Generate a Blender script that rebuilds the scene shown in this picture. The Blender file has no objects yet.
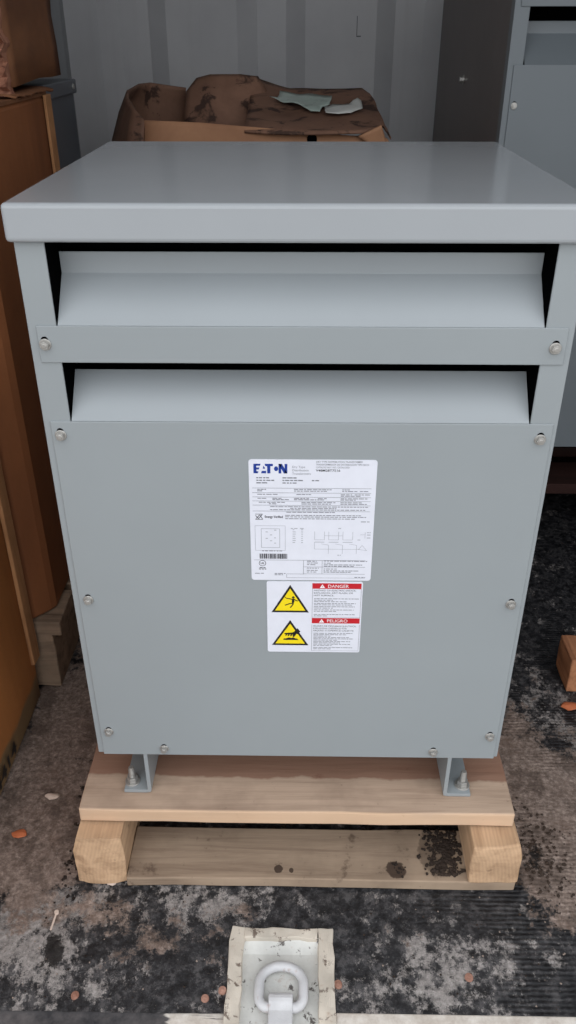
import bpy, bmesh, math, random
from mathutils import Vector, Matrix, noise
rnd = random.Random(7)
scene = bpy.context.scene
COL = scene.collection

# ------------------------------------------------------------------ camera
CAM = Vector((0.0013, -0.9, 1.207)); PITCH, YAW, ROLL, F_PX = 0.53428, -0.01685, -0.00098, 815.22
Fv = Vector((math.sin(YAW)*math.cos(PITCH), math.cos(YAW)*math.cos(PITCH), -math.sin(PITCH)))
Rv = Vector((math.cos(YAW), -math.sin(YAW), 0)); Uv = Rv.cross(Fv)
R2 = math.cos(ROLL)*Rv + math.sin(ROLL)*Uv; U2 = -math.sin(ROLL)*Rv + math.cos(ROLL)*Uv
cam = bpy.data.cameras.new('camera'); cam.lens = F_PX/1024*36; cam.sensor_width = 36
cam.clip_start = .02
co = bpy.data.objects.new('camera', cam); COL.objects.link(co)
co.matrix_world = Matrix(((R2.x, U2.x, -Fv.x, CAM.x), (R2.y, U2.y, -Fv.y, CAM.y), (R2.z, U2.z, -Fv.z, CAM.z), (0, 0, 0, 1)))
scene.camera = co

def ray(u, v): return Fv + R2*((u-288)/F_PX) - U2*((v-512)/F_PX)
def at(u, v, Y): d = ray(u, v); return CAM + d*((Y-CAM.y)/d.y)      # measured pixel + depth -> world point

# ------------------------------------------------------------------ materials
def lin(c):
    return tuple(((x/255)/12.92 if x/255 <= .04045 else ((x/255+.055)/1.055)**2.4) for x in c) + (1,)

class NT:
    def __init__(s, name):
        s.m = bpy.data.materials.new(name); s.m.use_nodes = True
        s.t = s.m.node_tree; s.b = s.t.nodes['Principled BSDF']
    def n(s, typ, **kw):
        nd = s.t.nodes.new(typ)
        for k, v in kw.items():
            if k.startswith('i_'):
                key = k[2:]; nd.inputs[int(key) if key.isdigit() else key].default_value = v
            else: setattr(nd, k, v)
        return nd
    def l(s, a, b): s.t.links.new(a, b)
    def coord(s, scale=(1, 1, 1)):
        tc = s.n('ShaderNodeTexCoord'); mp = s.n('ShaderNodeMapping'); mp.inputs['Scale'].default_value = scale
        g = s.n('ShaderNodeNewGeometry'); s.l(g.outputs['Position'], mp.inputs['Vector']); return mp.outputs[0]
    def noise(s, vec, scale, detail=4, rough=.55, dist=0):
        nd = s.n('ShaderNodeTexNoise'); nd.inputs['Scale'].default_value = scale; nd.inputs['Detail'].default_value = detail
        nd.inputs['Roughness'].default_value = rough; nd.inputs['Distortion'].default_value = dist
        s.l(vec, nd.inputs['Vector']); return nd.outputs['Fac']
    def ramp(s, fac, stops, interp='LINEAR'):
        r = s.n('ShaderNodeValToRGB'); r.color_ramp.interpolation = interp
        while len(r.color_ramp.elements) < len(stops): r.color_ramp.elements.new(.5)
        for e, (p, c) in zip(r.color_ramp.elements, stops):
            e.position = p; e.color = c if isinstance(c, tuple) else (c, c, c, 1)
        s.l(fac, r.inputs[0]); return r.outputs[0]
    def mix(s, fac, a, b, mode='MIX'):
        m = s.n('ShaderNodeMix', data_type='RGBA', blend_type=mode)
        for sock, val in ((m.inputs[0], fac), (m.inputs[6], a), (m.inputs[7], b)):
            if hasattr(val, 'is_linked'): s.l(val, sock)
            else: sock.default_value = val
        return m.outputs[2]
    def math(s, op, a, b=0, c=None):
        m = s.n('ShaderNodeMath', operation=op)
        for i, val in enumerate((a, b) if c is None else (a, b, c)):
            if hasattr(val, 'is_linked'): s.l(val, m.inputs[i])
            else: m.inputs[i].default_value = val
        return m.outputs[0]
    def axis(s, ax):
        g = s.n('ShaderNodeNewGeometry'); x = s.n('ShaderNodeSeparateXYZ'); s.l(g.outputs['Position'], x.inputs[0]); return x.outputs[ax]
    def smooth(s, val, a, b):
        m = s.n('ShaderNodeMapRange', interpolation_type='SMOOTHSTEP'); s.l(val, m.inputs[0])
        m.inputs[1].default_value = a; m.inputs[2].default_value = b; return m.outputs[0]
    def base(s, c):
        if hasattr(c, 'is_linked'): s.l(c, s.b.inputs['Base Color'])
        else: s.b.inputs['Base Color'].default_value = c
    def bump(s, h, strength=.3, dist=.01):
        b = s.n('ShaderNodeBump'); b.inputs['Strength'].default_value = strength; b.inputs['Distance'].default_value = dist
        s.l(h, b.inputs['Height']); s.l(b.outputs[0], s.b.inputs['Normal'])
    def set(s, **k):
        for a, v in k.items(): s.b.inputs[a.replace('_', ' ')].default_value = v

def paint(name, rgb, rough=.35, var=.06, bump=.02, metallic=0, coat=0):
    t = NT(name); c = lin(rgb); v = t.coord()
    n1 = t.noise(v, 6, 3); n2 = t.noise(v, 90, 2)
    dk = tuple(x*(1-var) for x in c[:3])+(1,); lt = tuple(min(1, x*(1+var)) for x in c[:3])+(1,)
    t.base(t.ramp(n1, [(.3, dk), (.7, lt)]))
    t.set(Roughness=rough, Metallic=metallic)
    if coat: t.set(Coat_Weight=coat, Coat_Roughness=.12)
    if bump: t.bump(n2, bump, .002)
    return t.m

def flat(name, rgb, rough=.6):
    t = NT(name); v = t.coord(); c = lin(rgb); n = t.noise(v, 60, 2)
    t.base(t.ramp(n, [(.3, tuple(x*.96 for x in c[:3])+(1,)), (.7, c)])); t.set(Roughness=rough); return t.m

def wood(name, light, dark, axis='X', stain=None, end=False):
    t = NT(name)
    sc = {'X': (2.2, 38, 38), 'Y': (38, 2.2, 38), 'Z': (38, 38, 2.2)}[axis]
    v = t.coord(sc); w = t.coord()
    g = t.noise(v, 1.0, 6, .65, .4); big = t.noise(w, 9, 4, .6)
    col = t.ramp(g, [(.3, lin(dark)), (.52, lin(light)), (.75, tuple(min(1, x*1.15) for x in lin(light)[:3])+(1,))])
    col = t.mix(t.ramp(big, [(.45, 0.0), (.75, .5)]), col, lin(tuple(int(x*.8) for x in dark)))
    sp = t.noise(w, 45, 5, .7)
    col = t.mix(t.ramp(sp, [(.64, 0.0), (.74, .6)]), col, lin((58, 44, 36)))
    if stain: col = stain(t, col, w)
    t.base(col); t.set(Roughness=.8); t.b.inputs['Specular IOR Level'].default_value = .25
    t.bump(g, .35, .004); return t.m

def cardboard(name, light, dark, axis_scale=(1, 1, 1), rough=.75, damp_or_shade=None, extra=None):
    t = NT(name); v = t.coord(axis_scale); w = t.coord()
    n = t.noise(v, 4, 5, .6, .6); f = t.noise(w, 70, 3)
    col = t.ramp(n, [(.32, lin(dark)), (.66, lin(light))])
    col = t.mix(t.ramp(f, [(.5, 0.0), (.8, .25)]), col, lin(dark))
    if damp_or_shade:
        d = t.noise(w, 13, 6, .65, .5); col = t.mix(t.ramp(d, [(.56, 0.0), (.62, .85)]), col, lin(damp_or_shade))
    if extra: col = extra(t, col, w)
    t.base(col); t.set(Roughness=rough); t.b.inputs['Specular IOR Level'].default_value = .3
    t.bump(t.noise(w, 22, 4), .25, .006); return t.m

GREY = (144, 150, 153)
M = {}
M['paint'] = paint('grey_enamel', GREY, .38, .02, .015)
M['lid'] = paint('sky_lit_gloss_enamel', (157, 161, 165), .13, .02, .01)  # same grey enamel lightened, so its colour carries the sky brightness
M['louver'] = paint('grey_louver_enamel', (148, 154, 158), .4, .02, .01)
M['dark'] = flat('interior_shade_black', (7, 7, 8), .9); M['dark'].node_tree.nodes['Principled BSDF'].inputs['Specular IOR Level'].default_value = 0  # near-black colour stands in for the shade in vents, slots and hole
M['zinc'] = paint('zinc_plated_steel', (176, 174, 170), .3, .08, .03, metallic=.6)
M['white_label'] = flat('white_vinyl', (220, 222, 232), .45)
M['ink'] = flat('grey_print', (120, 122, 130), .6)
M['ink_dark'] = flat('black_print', (38, 38, 44), .6)
M['ink_light'] = flat('pale_grey_print', (165, 167, 176), .6)
M['blue'] = flat('blue_print', (12, 52, 140), .5)
M['red'] = flat('red_print', (190, 18, 34), .5)
M['yellow'] = flat('yellow_print', (240, 214, 8), .5)
M['black'] = flat('black_sign_print', (18, 18, 18), .5)
M['white_ink'] = flat('white_print', (235, 235, 238), .5)
M['side_shade'] = paint('shade_brown_grey_enamel', (104, 94, 90), .42, .1, .02)  # shadow and brown reflection put into the side colour
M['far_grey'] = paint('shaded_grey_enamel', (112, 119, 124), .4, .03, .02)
M['slate'] = paint('slate_enamel', (84, 90, 97), .4, .05, .02)

def deck_stain(t, col, w):
    y = t.axis('Y'); n = t.noise(w, 12, 4, .6)
    s = t.smooth(t.math('ADD', y, t.math('MULTIPLY', t.math('SUBTRACT', n, .5), .035)), .030, .036)
    col = t.mix(t.math('MULTIPLY', s, .75), col, lin((134, 94, 76)))
    e = t.smooth(t.math('MULTIPLY', y, -1), .030, .0345)          # paler front edge
    return t.mix(t.math('MULTIPLY', e, .7), col, lin((216, 182, 150)))
M['deck'] = wood('weathered_deck_wood', (182, 158, 138), (150, 126, 108), 'X', deck_stain)
def end_rings(t, col, w):
    tc = t.coord((1, .15, 1)); wv = t.n('ShaderNodeTexWave', wave_type='RINGS', rings_direction='Y')
    wv.inputs['Scale'].default_value = 55; wv.inputs['Distortion'].default_value = 3; wv.inputs['Detail'].default_value = 3
    t.l(tc, wv.inputs['Vector'])
    z = t.axis('Z'); n = t.noise(w, 25, 5, .7)
    col = t.mix(.1, col, t.ramp(wv.outputs['Fac'], [(.2, lin((150, 108, 66))), (.8, lin((216, 178, 128)))]))
    return t.mix(t.ramp(n, [(.6, 0.0), (.72, .55)]), col, lin((110, 82, 62)))
M['stringer'] = wood('pine_stringer_wood', (198, 165, 134), (168, 136, 108), 'Y', end_rings)
def low_stain(t, col, w):
    n = t.noise(w, 18, 5, .65); m = t.noise(w, 70, 4, .7)
    for kx, ky, rx, ry in ((.163, -.046, .017, .017), (.232, -.01, .03, .05), (-.03, -.048, .008, .008), (-.008, -.05, .004, .005)):
        dx = t.math('DIVIDE', t.math('SUBTRACT', t.axis('X'), kx), rx); dy = t.math('DIVIDE', t.math('SUBTRACT', t.axis('Y'), ky), ry)
        r2 = t.math('ADD', t.math('ADD', t.math('MULTIPLY', dx, dx), t.math('MULTIPLY', dy, dy)), t.math('MULTIPLY', t.math('SUBTRACT', m, .5), 1.6))
        col = t.mix(t.math('MULTIPLY', t.smooth(r2, 1.0, .7), .85 if rx < .02 else .5), col, lin((52, 38, 32)))
    return t.mix(t.ramp(n, [(.64, 0.0), (.70, .6)]), col, lin((80, 62, 52)))
M['bottom_wood'] = wood('dirty_bottom_wood', (160, 140, 120), (128, 108, 92), 'X', low_stain)
M['red_wood'] = wood('shade_darkened_red_wood', (52, 31, 27), (34, 21, 18), 'X')  # red-brown wood darkened so its colour carries the shadow under the transformer
M['block_wood'] = wood('orange_pine_wood', (176, 122, 88), (128, 82, 58), 'Y', low_stain)
M['dim_wood'] = wood('aged_pallet_wood', (150, 128, 108), (108, 90, 76), 'X', low_stain)
M['strip_wood'] = wood('tan_corner_wood', (176, 128, 88), (128, 86, 56), 'Z')
M['carton'] = cardboard('brown_cardboard', (150, 94, 58), (118, 72, 44), (1, 1, .4), damp_or_shade=None)
def base_band(t, col, w):
    z = t.axis('Z'); n = t.noise(w, 14, 4)
    s = t.smooth(t.math('ADD', z, t.math('MULTIPLY', n, .05)), .092, .074)
    col = t.mix(s, col, lin((128, 104, 74)))
    y = t.axis('Y'); d = t.smooth(t.math('SUBTRACT', y, t.math('MULTIPLY', z, 1.2)), .27, .36)
    return t.mix(t.math('MULTIPLY', d, .6), col, lin((70, 42, 26)))
M['carton_near'] = cardboard('orange_brown_cardboard', (180, 118, 66), (150, 94, 50), (1, 1, .3), extra=base_band)
M['carton_wet'] = cardboard('water_stained_cardboard', (138, 104, 86), (104, 76, 62), damp_or_shade=(52, 38, 34))
M['carton_front'] = cardboard('tan_open_cardboard', (176, 132, 100), (150, 108, 82))
M['carton_top'] = cardboard('dull_brown_cardboard', (136, 92, 62), (98, 64, 46), (.6, .6, 1.5))
M['torn'] = cardboard('torn_cardboard_fibre', (172, 122, 98), (104, 62, 48), (14, 14, 2.5), rough=.95, damp_or_shade=(48, 22, 18))  # dark blotches paint the shade of crevices into the torn end
M['paper'] = cardboard('white_torn_paper', (222, 222, 218), (190, 192, 188))
M['paper_green'] = cardboard('pale_green_torn_label', (196, 204, 198), (150, 168, 160), damp_or_shade=(104, 122, 116))
M['soil'] = cardboard('dark_soil', (66, 54, 46), (34, 28, 25), rough=.95)
M['grit'] = flat('dusty_grit', (142, 128, 118), .9)
M['pale_stone'] = flat('pale_chip', (206, 186, 172), .8)
M['orange_chip'] = flat('orange_chip', (190, 106, 66), .8)
M['rust_pink'] = cardboard('dusty_rusty_steel', (176, 138, 122), (126, 84, 68), (8, 8, 8))

def chipped_white(name, amount=.62, dirt=(64, 54, 50), white=(214, 214, 210)):
    t = NT(name); w = t.coord()
    a = t.noise(w, 55, 6, .7, .3); b = t.noise(w, 14, 5, .6)
    col = t.ramp(b, [(.3, lin(tuple(int(x*.86) for x in white))), (.65, lin(white))])
    col = t.mix(t.ramp(a, [(amount-.03, 0.0), (amount+.03, .9)]), col, lin(dirt))
    r = t.noise(w, 33, 5, .7)
    col = t.mix(t.ramp(r, [(.6, 0.0), (.72, .55)]), col, lin((150, 112, 90)))
    t.base(col); t.set(Roughness=.55); t.bump(a, .4, .003); return t.m
M['white_steel'] = chipped_white('chipped_white_steel', .61)
M['white_frame'] = chipped_white('dirty_white_frame_paint', .6, dirt=(96, 80, 70), white=(208, 198, 184))
M['white_ring'] = chipped_white('worn_white_ring_paint', .72, white=(208, 208, 210))

# wall paint
def wall_mat():
    t = NT('container_wall_paint'); w = t.coord()
    n = t.noise(w, 3, 4); s = t.noise(t.coord((14, 14, .6)), 1, 5, .6)
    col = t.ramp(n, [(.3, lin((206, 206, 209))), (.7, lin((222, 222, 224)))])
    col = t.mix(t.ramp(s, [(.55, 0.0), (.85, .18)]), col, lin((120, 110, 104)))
    t.base(col); t.set(Roughness=.55); return t.m
M['wall'] = wall_mat()
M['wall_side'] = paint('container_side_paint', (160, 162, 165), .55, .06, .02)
M['ceiling'] = paint('container_roof_paint', (190, 190, 190), .6, .04, .02)

def floor_mat():
    t = NT('dirty_container_floor'); w = t.coord()
    at_ = t.n('ShaderNodeAttribute', attribute_name='mud'); sep = t.n('ShaderNodeSeparateColor'); t.l(at_.outputs['Color'], sep.inputs[0])
    mud, grey, wet_dark = sep.outputs
    n1 = t.noise(w, 11, 9, .74, .15); n2 = t.noise(w, 46, 8, .8, 0); n3 = t.noise(w, 120, 6, .8); n4 = t.noise(w, 300, 3, .7)
    n0 = t.noise(w, 4.5, 6, .65, .8); n5 = t.noise(t.coord((1, .8, 1)), 30, 10, .86, 0)
    col = t.ramp(n2, [(.40, lin((14, 14, 17))), (.5, lin((38, 38, 41))), (.60, lin((80, 78, 79)))])
    # ribbed tread lines running across the floor, worn away in patches
    wv = t.n('ShaderNodeTexWave', wave_type='BANDS', bands_direction='Y'); wv.inputs['Scale'].default_value = 40
    wv.inputs['Distortion'].default_value = 1.5; wv.inputs['Detail'].default_value = 2; t.l(w, wv.inputs['Vector'])
    rib = t.math('MULTIPLY', wv.outputs['Fac'], t.math('MULTIPLY', t.smooth(t.axis('X'), .12, .3), t.smooth(n0, .42, .56)))
    col = t.mix(t.math('MULTIPLY', rib, .45), col, lin((12, 12, 15)))
    # scuffs: pale grey smears over the black coating
    g = t.math('ADD', t.math('MULTIPLY', n5, .75), t.math('MULTIPLY', n1, .45))
    gs = t.math('MULTIPLY', t.smooth(t.math('ADD', g, t.math('MULTIPLY', grey, .2)), .655, .72), .7)
    col = t.mix(gs, col, t.ramp(n3, [(.3, lin((108, 103, 101))), (.7, lin((212, 204, 199)))]))
    # mud: brown dust layer
    mm = t.math('ADD', mud, t.math('MULTIPLY', t.math('SUBTRACT', n1, .5), 1.7))
    mm = t.math('ADD', mm, t.math('MULTIPLY', t.math('SUBTRACT', n2, .5), 1.3))
    mm = t.math('ADD', mm, t.math('MULTIPLY', t.math('SUBTRACT', n5, .5), .9)); mk = t.smooth(mm, .40, .58)
    mudc = t.ramp(n3, [(.30, lin((84, 70, 62))), (.5, lin((136, 119, 109))), (.70, lin((186, 168, 157)))])
    mudc = t.mix(t.smooth(n1, .5, .75), mudc, lin((118, 96, 84)))
    mudc = t.mix(t.math('MULTIPLY', t.smooth(t.noise(w, 16, 7, .75), .48, .6), .65), mudc, lin((82, 68, 60)))
    col = t.mix(t.math('MULTIPLY', mk, .92), col, mudc)
    # dark moist patches, plus the darker right rear
    ws = t.smooth(t.math('ADD', wet_dark, t.math('MULTIPLY', t.math('SUBTRACT', n2, .5), 1.8)), .46, .58)
    col = t.mix(t.math('MULTIPLY', ws, .93), col, lin((15, 12, 12)))
    # pale specks
    col = t.mix(t.ramp(n4, [(.68, 0.0), (.75, .6)]), col, lin((180, 164, 154)))
    t.base(col)
    t.l(t.ramp(t.math('ADD', t.math('MULTIPLY', mk, .5), t.math('MULTIPLY', n2, .4)), [(.1, .33), (.6, .9)]), t.b.inputs['Roughness'])
    t.b.inputs['Specular IOR Level'].default_value = .4
    h = t.math('ADD', t.math('MULTIPLY', n2, .7), t.math('MULTIPLY', n3, .5)); h = t.math('ADD', h, t.math('MULTIPLY', mk, .5))
    h = t.math('SUBTRACT', h, t.math('MULTIPLY', rib, .25))
    t.bump(h, .55, .008); return t.m
M['floor'] = floor_mat()

def sill_mat():
    t = NT('worn_white_sill_paint'); w = t.coord()
    a = t.noise(t.coord((6, 60, 60)), 1.5, 6, .7, .4); b = t.noise(w, 30, 6, .7); x = t.axis('X')
    keep = t.math('MAXIMUM', t.math('MULTIPLY', t.math('MULTIPLY', t.smooth(x, .03, .06), t.smooth(t.axis('Y'), -.277, -.268)), .62), t.math('MULTIPLY', t.smooth(x, -.21, -.17), .72))
    s = t.smooth(t.math('ADD', keep, t.math('MULTIPLY', t.math('SUBTRACT', a, .5), 1.4)), .45, .6)
    col = t.mix(s, t.ramp(b, [(.3, lin((30, 31, 36))), (.7, lin((92, 88, 88)))]), t.ramp(b, [(.3, lin((170, 158, 146))), (.7, lin((222, 216, 208)))]))
    t.base(col); t.set(Roughness=.7); t.bump(b, .4, .004); return t.m
M['sill'] = sill_mat()
M['yard'] = cardboard('yard_gravel', (150, 146, 140), (112, 108, 104), (3, 3, 3), rough=.95)

# ------------------------------------------------------------------ object helpers
BASE = {}
def obj(name, bm, mat, parent=None, bevel=0, smooth=False, label=None, seg=2):
    root = parent
    while root is not None and root.parent: root = root.parent
    if root is not None and root.name in BASE: bmesh.ops.translate(bm, verts=bm.verts, vec=-BASE[root.name])
    bmesh.ops.recalc_face_normals(bm, faces=bm.faces)
    me = bpy.data.meshes.new(name); bm.to_mesh(me); bm.free()
    for m in (mat if isinstance(mat, list) else [mat]): me.materials.append(M[m] if isinstance(m, str) else m)
    o = bpy.data.objects.new(name, me); COL.objects.link(o)
    if parent: o.parent = parent
    if bevel:
        b = o.modifiers.new('bevel', 'BEVEL'); b.width = bevel; b.segments = seg; b.limit_method = 'ANGLE'; b.angle_limit = .6
    if smooth: me.shade_smooth()
    if label: o['label'] = label
    return o
def thing(name, label, cat, loc, group=None):
    o = bpy.data.objects.new(name, None); COL.objects.link(o); o.location = loc; o.empty_display_size = .05
    BASE[o.name] = Vector(loc); o['label'] = label; o['category'] = cat
    if group: o['group'] = group
    return o
def tag(o, label, cat, group=None, kind=None):
    o['label'] = label; o['category'] = cat
    if group: o['group'] = group
    if kind: o['kind'] = kind
    return o
def struct(o): o['kind'] = 'structure'; return o

def B(bm, x0, x1, y0, y1, z0, z1):
    vs = [bm.verts.new((x, y, z)) for x in (x0, x1) for y in (y0, y1) for z in (z0, z1)]
    for f in ((0, 1, 3, 2), (4, 6, 7, 5), (0, 4, 5, 1), (2, 3, 7, 6), (0, 2, 6, 4), (1, 5, 7, 3)): bm.faces.new([vs[i] for i in f])
    return vs
def box(*a): bm = bmesh.new(); B(bm, *a); return bm
def prism(bm, pts, axis, a, b):
    """extrude a 2-D polygon between a and b along axis"""
    def P(p, t): return {'X': (t, p[0], p[1]), 'Y': (p[0], t, p[1]), 'Z': (p[0], p[1], t)}[axis]
    lo = [bm.verts.new(P(p, a)) for p in pts]; hi = [bm.verts.new(P(p, b)) for p in pts]; n = len(pts)
    bm.faces.new(lo); bm.faces.new(hi[::-1])
    for i in range(n): bm.faces.new((lo[i], lo[(i+1) % n], hi[(i+1) % n], hi[i]))
def cyl(bm, c, r, axis, h, n=16, r2=None):
    r2 = r if r2 is None else r2
    c = Vector(c); A = {'X': Vector((1, 0, 0)), 'Y': Vector((0, 1, 0)), 'Z': Vector((0, 0, 1))}[axis]
    P = A.orthogonal().normalized(); Q = A.cross(P)
    lo = [bm.verts.new(c + (P*math.cos(t)+Q*math.sin(t))*r) for t in [2*math.pi*i/n for i in range(n)]]
    hi = [bm.verts.new(c + A*h + (P*math.cos(t)+Q*math.sin(t))*r2) for t in [2*math.pi*i/n for i in range(n)]]
    bm.faces.new(lo); bm.faces.new(hi[::-1])
    for i in range(n): bm.faces.new((lo[i], lo[(i+1) % n], hi[(i+1) % n], hi[i]))
def tube(bm, path, r, n=12, closed=False):
    rings = []; N = len(path); path = [Vector(p) for p in path]
    for i, p in enumerate(path):
        a = path[(i-1) % N] if (closed or i > 0) else p; b = path[(i+1) % N] if (closed or i < N-1) else p
        t = (b-a).normalized(); up = Vector((0, 0, 1)) if abs(t.z) < .9 else Vector((1, 0, 0))
        s = t.cross(up).normalized(); u = s.cross(t)
        rings.append([bm.verts.new(p + (s*math.cos(q)+u*math.sin(q))*r) for q in [2*math.pi*k/n for k in range(n)]])
    for i in range(N if closed else N-1):
        A, C = rings[i], rings[(i+1) % N]
        for k in range(n): bm.faces.new((A[k], A[(k+1) % n], C[(k+1) % n], C[k]))
    if not closed: bm.faces.new(rings[0]); bm.faces.new(rings[-1][::-1])
def patch(rows):
    bm = bmesh.new(); g = [[bm.verts.new(p) for p in r] for r in rows]
    for i in range(len(g)-1):
        for j in range(len(g[0])-1): bm.faces.new((g[i][j], g[i][j+1], g[i+1][j+1], g[i+1][j]))
    return bm
def sheet(name, rows, mat, parent, th=.004, sub=2, jit=0, freq=6):
    bm = patch(rows)
    if sub: bmesh.ops.subdivide_edges(bm, edges=bm.edges, cuts=sub, use_grid_fill=True, smooth=.6)
    if jit:
        for v in bm.verts: v.co += noise.noise_vector(v.co*freq)*jit
    o = obj(name, bm, mat, parent, smooth=True)
    s = o.modifiers.new('thickness', 'SOLIDIFY'); s.thickness = th; s.offset = 0
    return o
def roughen(bm, cuts, amp, freq, mask=None):
    bmesh.ops.subdivide_edges(bm, edges=bm.edges, cuts=cuts, use_grid_fill=True)
    for v in bm.verts:
        d = noise.noise_vector(v.co*freq)*amp
        if mask: d *= mask(v.co)
        v.co += d

def hexpts(cx, cy, r, ph=.3): return [(cx+r*math.cos(ph+i*math.pi/3), cy+r*math.sin(ph+i*math.pi/3)) for i in range(6)]

# lettering on a plane facing -Y : x right, z up
def letters(bm, s, x, z, size, Y, weight=0, width=None, rot=0, plane='Y', align='LEFT'):
    cu = bpy.data.curves.new('lettering', 'FONT'); cu.body = s; cu.size = size; cu.offset = weight; cu.align_x = align; cu.resolution_u = 3
    ob = bpy.data.objects.new('lettering', cu); me = bpy.data.meshes.new_from_object(ob)
    xs = [v.co.x for v in me.vertices]
    k = 1
    if width and xs: k = width/(max(xs)-min(xs))
    off = len(bm.verts); vs = []
    for v in me.vertices:
        a, b = v.co.x*k, v.co.y
        vs.append(bm.verts.new((x+a, Y, z+b) if plane == 'Y' else (Y, x+a, z+b)))
    for p in me.polygons:
        try: bm.faces.new([vs[i] for i in p.vertices])
        except ValueError: pass
    bpy.data.objects.remove(ob); bpy.data.curves.remove(cu); bpy.data.meshes.remove(me)
def rect(bm, x0, x1, z0, z1, Y):
    bm.faces.new([bm.verts.new(p) for p in ((x0, Y, z0), (x1, Y, z0), (x1, Y, z1), (x0, Y, z1))])
def poly(bm, pts, Y): bm.faces.new([bm.verts.new((x, Y, z)) for x, z in pts])
def stroke(bm, pts, w, Y):
    for (x0, z0), (x1, z1) in zip(pts, pts[1:]):
        d = Vector((x1-x0, z1-z0)); L = d.length
        if L == 0: continue
        n = Vector((-d.y, d.x))/L*w/2
        poly(bm, [(x0+n.x, z0+n.y), (x0-n.x, z0-n.y), (x1-n.x, z1-n.y), (x1+n.x, z1+n.y)], Y)
def fine(bm, x0, x1, z, h, Y, gap=.0012, fill=1.0):
    """a line of print too small to read: word-length dashes"""
    x = x0
    while x < x1-.001:
        w = rnd.uniform(.002, .007); e = min(x+w, x1)
        rect(bm, x, e, z, z+h, Y); x = e+gap*rnd.uniform(.6, 1.2)

# ------------------------------------------------------------------ the setting
XL, XR, YB, YF, ZC = -.88, 1.47, 2.6, -.265, 2.39
def lerp_list(stops):
    out = []
    for a, b, st in stops:
        n = max(1, round((b-a)/st)); out += [a+(b-a)*i/n for i in range(n)]
    return out + [stops[-1][1]]
RX0, RX1, RY0, RY1 = -.082, .036, -.30, -.152
xs = lerp_list([(XL-.06, -.7, .06), (-.7, RX0, .0075), (RX0, RX1, .0074), (RX1, .75, .0075), (.75, XR+.06, .06)])
ys = lerp_list([(YF, RY1, .0075), (RY1, .62, .0075), (.62, 1.3, .02), (1.3, YB+.07, .1)])
def gauss(x, y, cx, cy, sx, sy): return math.exp(-((x-cx)/sx)**2-((y-cy)/sy)**2)
def fn(x, y, f, o=0): return noise.noise(Vector((x*f+o, y*f-o, o)))
def floor_fields(x, y):
    mud = 1.1*gauss(x, y, -.44, .22, .14, .32) + .9*gauss(x, y, -.46, .02, .14, .08) + 1.05*gauss(x, y, .43, .12, .10, .16) + .85*gauss(x, y, .50, -.06, .10, .09) + .3*gauss(x, y, .5, .3, .15, .15)
    mud += .4*gauss(x, y, -.20, -.17, .09, .05) + .3*gauss(x, y, -.30, -.12, .10, .05) + .6*gauss(x, y, -.08, -.105, .03, .02) + .35*gauss(x, y, .18, -.12, .10, .05) + .25*gauss(x, y, -.14, -.10, .05, .05)
    mud = mud + .22*fn(x, y, 7) + .12*fn(x, y, 19, 3)
    grey = .75*gauss(x, y, -.42, -.14, .10, .10) + .45*gauss(x, y, -.16, -.09, .16, .06) + .5*gauss(x, y, .22, -.2, .16, .06) + .45*gauss(x, y, .5, .32, .12, .14) + .2*fn(x, y, 9, 5)
    wet_dark = .8*gauss(x, y, -.365, .02, .022, .07) + .7*gauss(x, y, -.385, .135, .045, .012) + .6*gauss(x, y, -.30, -.085, .018, .02)
    wet_dark += .35*gauss(x, y, -.43, .10, .06, .004) + .35*gauss(x, y, -.44, .118, .06, .004) + .3*gauss(x, y, -.45, .075, .05, .004) + .45*gauss(x, y, -.40, .20, .04, .03)
    wet_dark += .75*gauss(x, y, -.37, -.175, .025, .045) + .62*gauss(x, y, .41, .0, .035, .05) + .5*gauss(x, y, .385, .10, .02, .04) + .5*gauss(x, y, -.40, .32, .05, .02)
    wet_dark += .45*gauss(x, y, -.18, -.19, .03, .03)
    if x > .32 and y > .42: wet_dark += .35*min(1, (y-.42)/.2)  # floor colour darkens towards the right rear
    return max(0, min(1, mud)), max(0, min(1, grey)), max(0, min(1, wet_dark))
bm = bmesh.new(); grid = []
cl = bm.verts.layers.float_color.new('mud')
for y in ys:
    row = []
    for x in xs:
        m_, g_, w_ = floor_fields(x, y)
        h = .0016*fn(x, y, 40, 1) + .002*max(0, m_-.3)*(.5+fn(x, y, 55, 4)) + .0012*fn(x, y, 110, 2)
        v = bm.verts.new((x, y, min(.0035, h)-.0022)); v[cl] = (m_, g_, w_, 1); row.append(v)
    grid.append(row)
for j in range(len(ys)-1):
    for i in range(len(xs)-1):
        cx, cy = (xs[i]+xs[i+1])/2, (ys[j]+ys[j+1])/2
        if RX0 < cx < RX1 and cy < RY1: continue
        bm.faces.new((grid[j][i], grid[j][i+1], grid[j+1][i+1], grid[j+1][i]))
struct(obj('floor', bm, 'floor', smooth=True))
bm = bmesh.new(); B(bm, XL, -.1, YF-.07, YF+.012, -.05, -.0055); B(bm, .058, XR, YF-.07, YF+.004, -.05, -.0008)
struct(obj('trim_1', bm, 'sill', bevel=.002))

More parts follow.
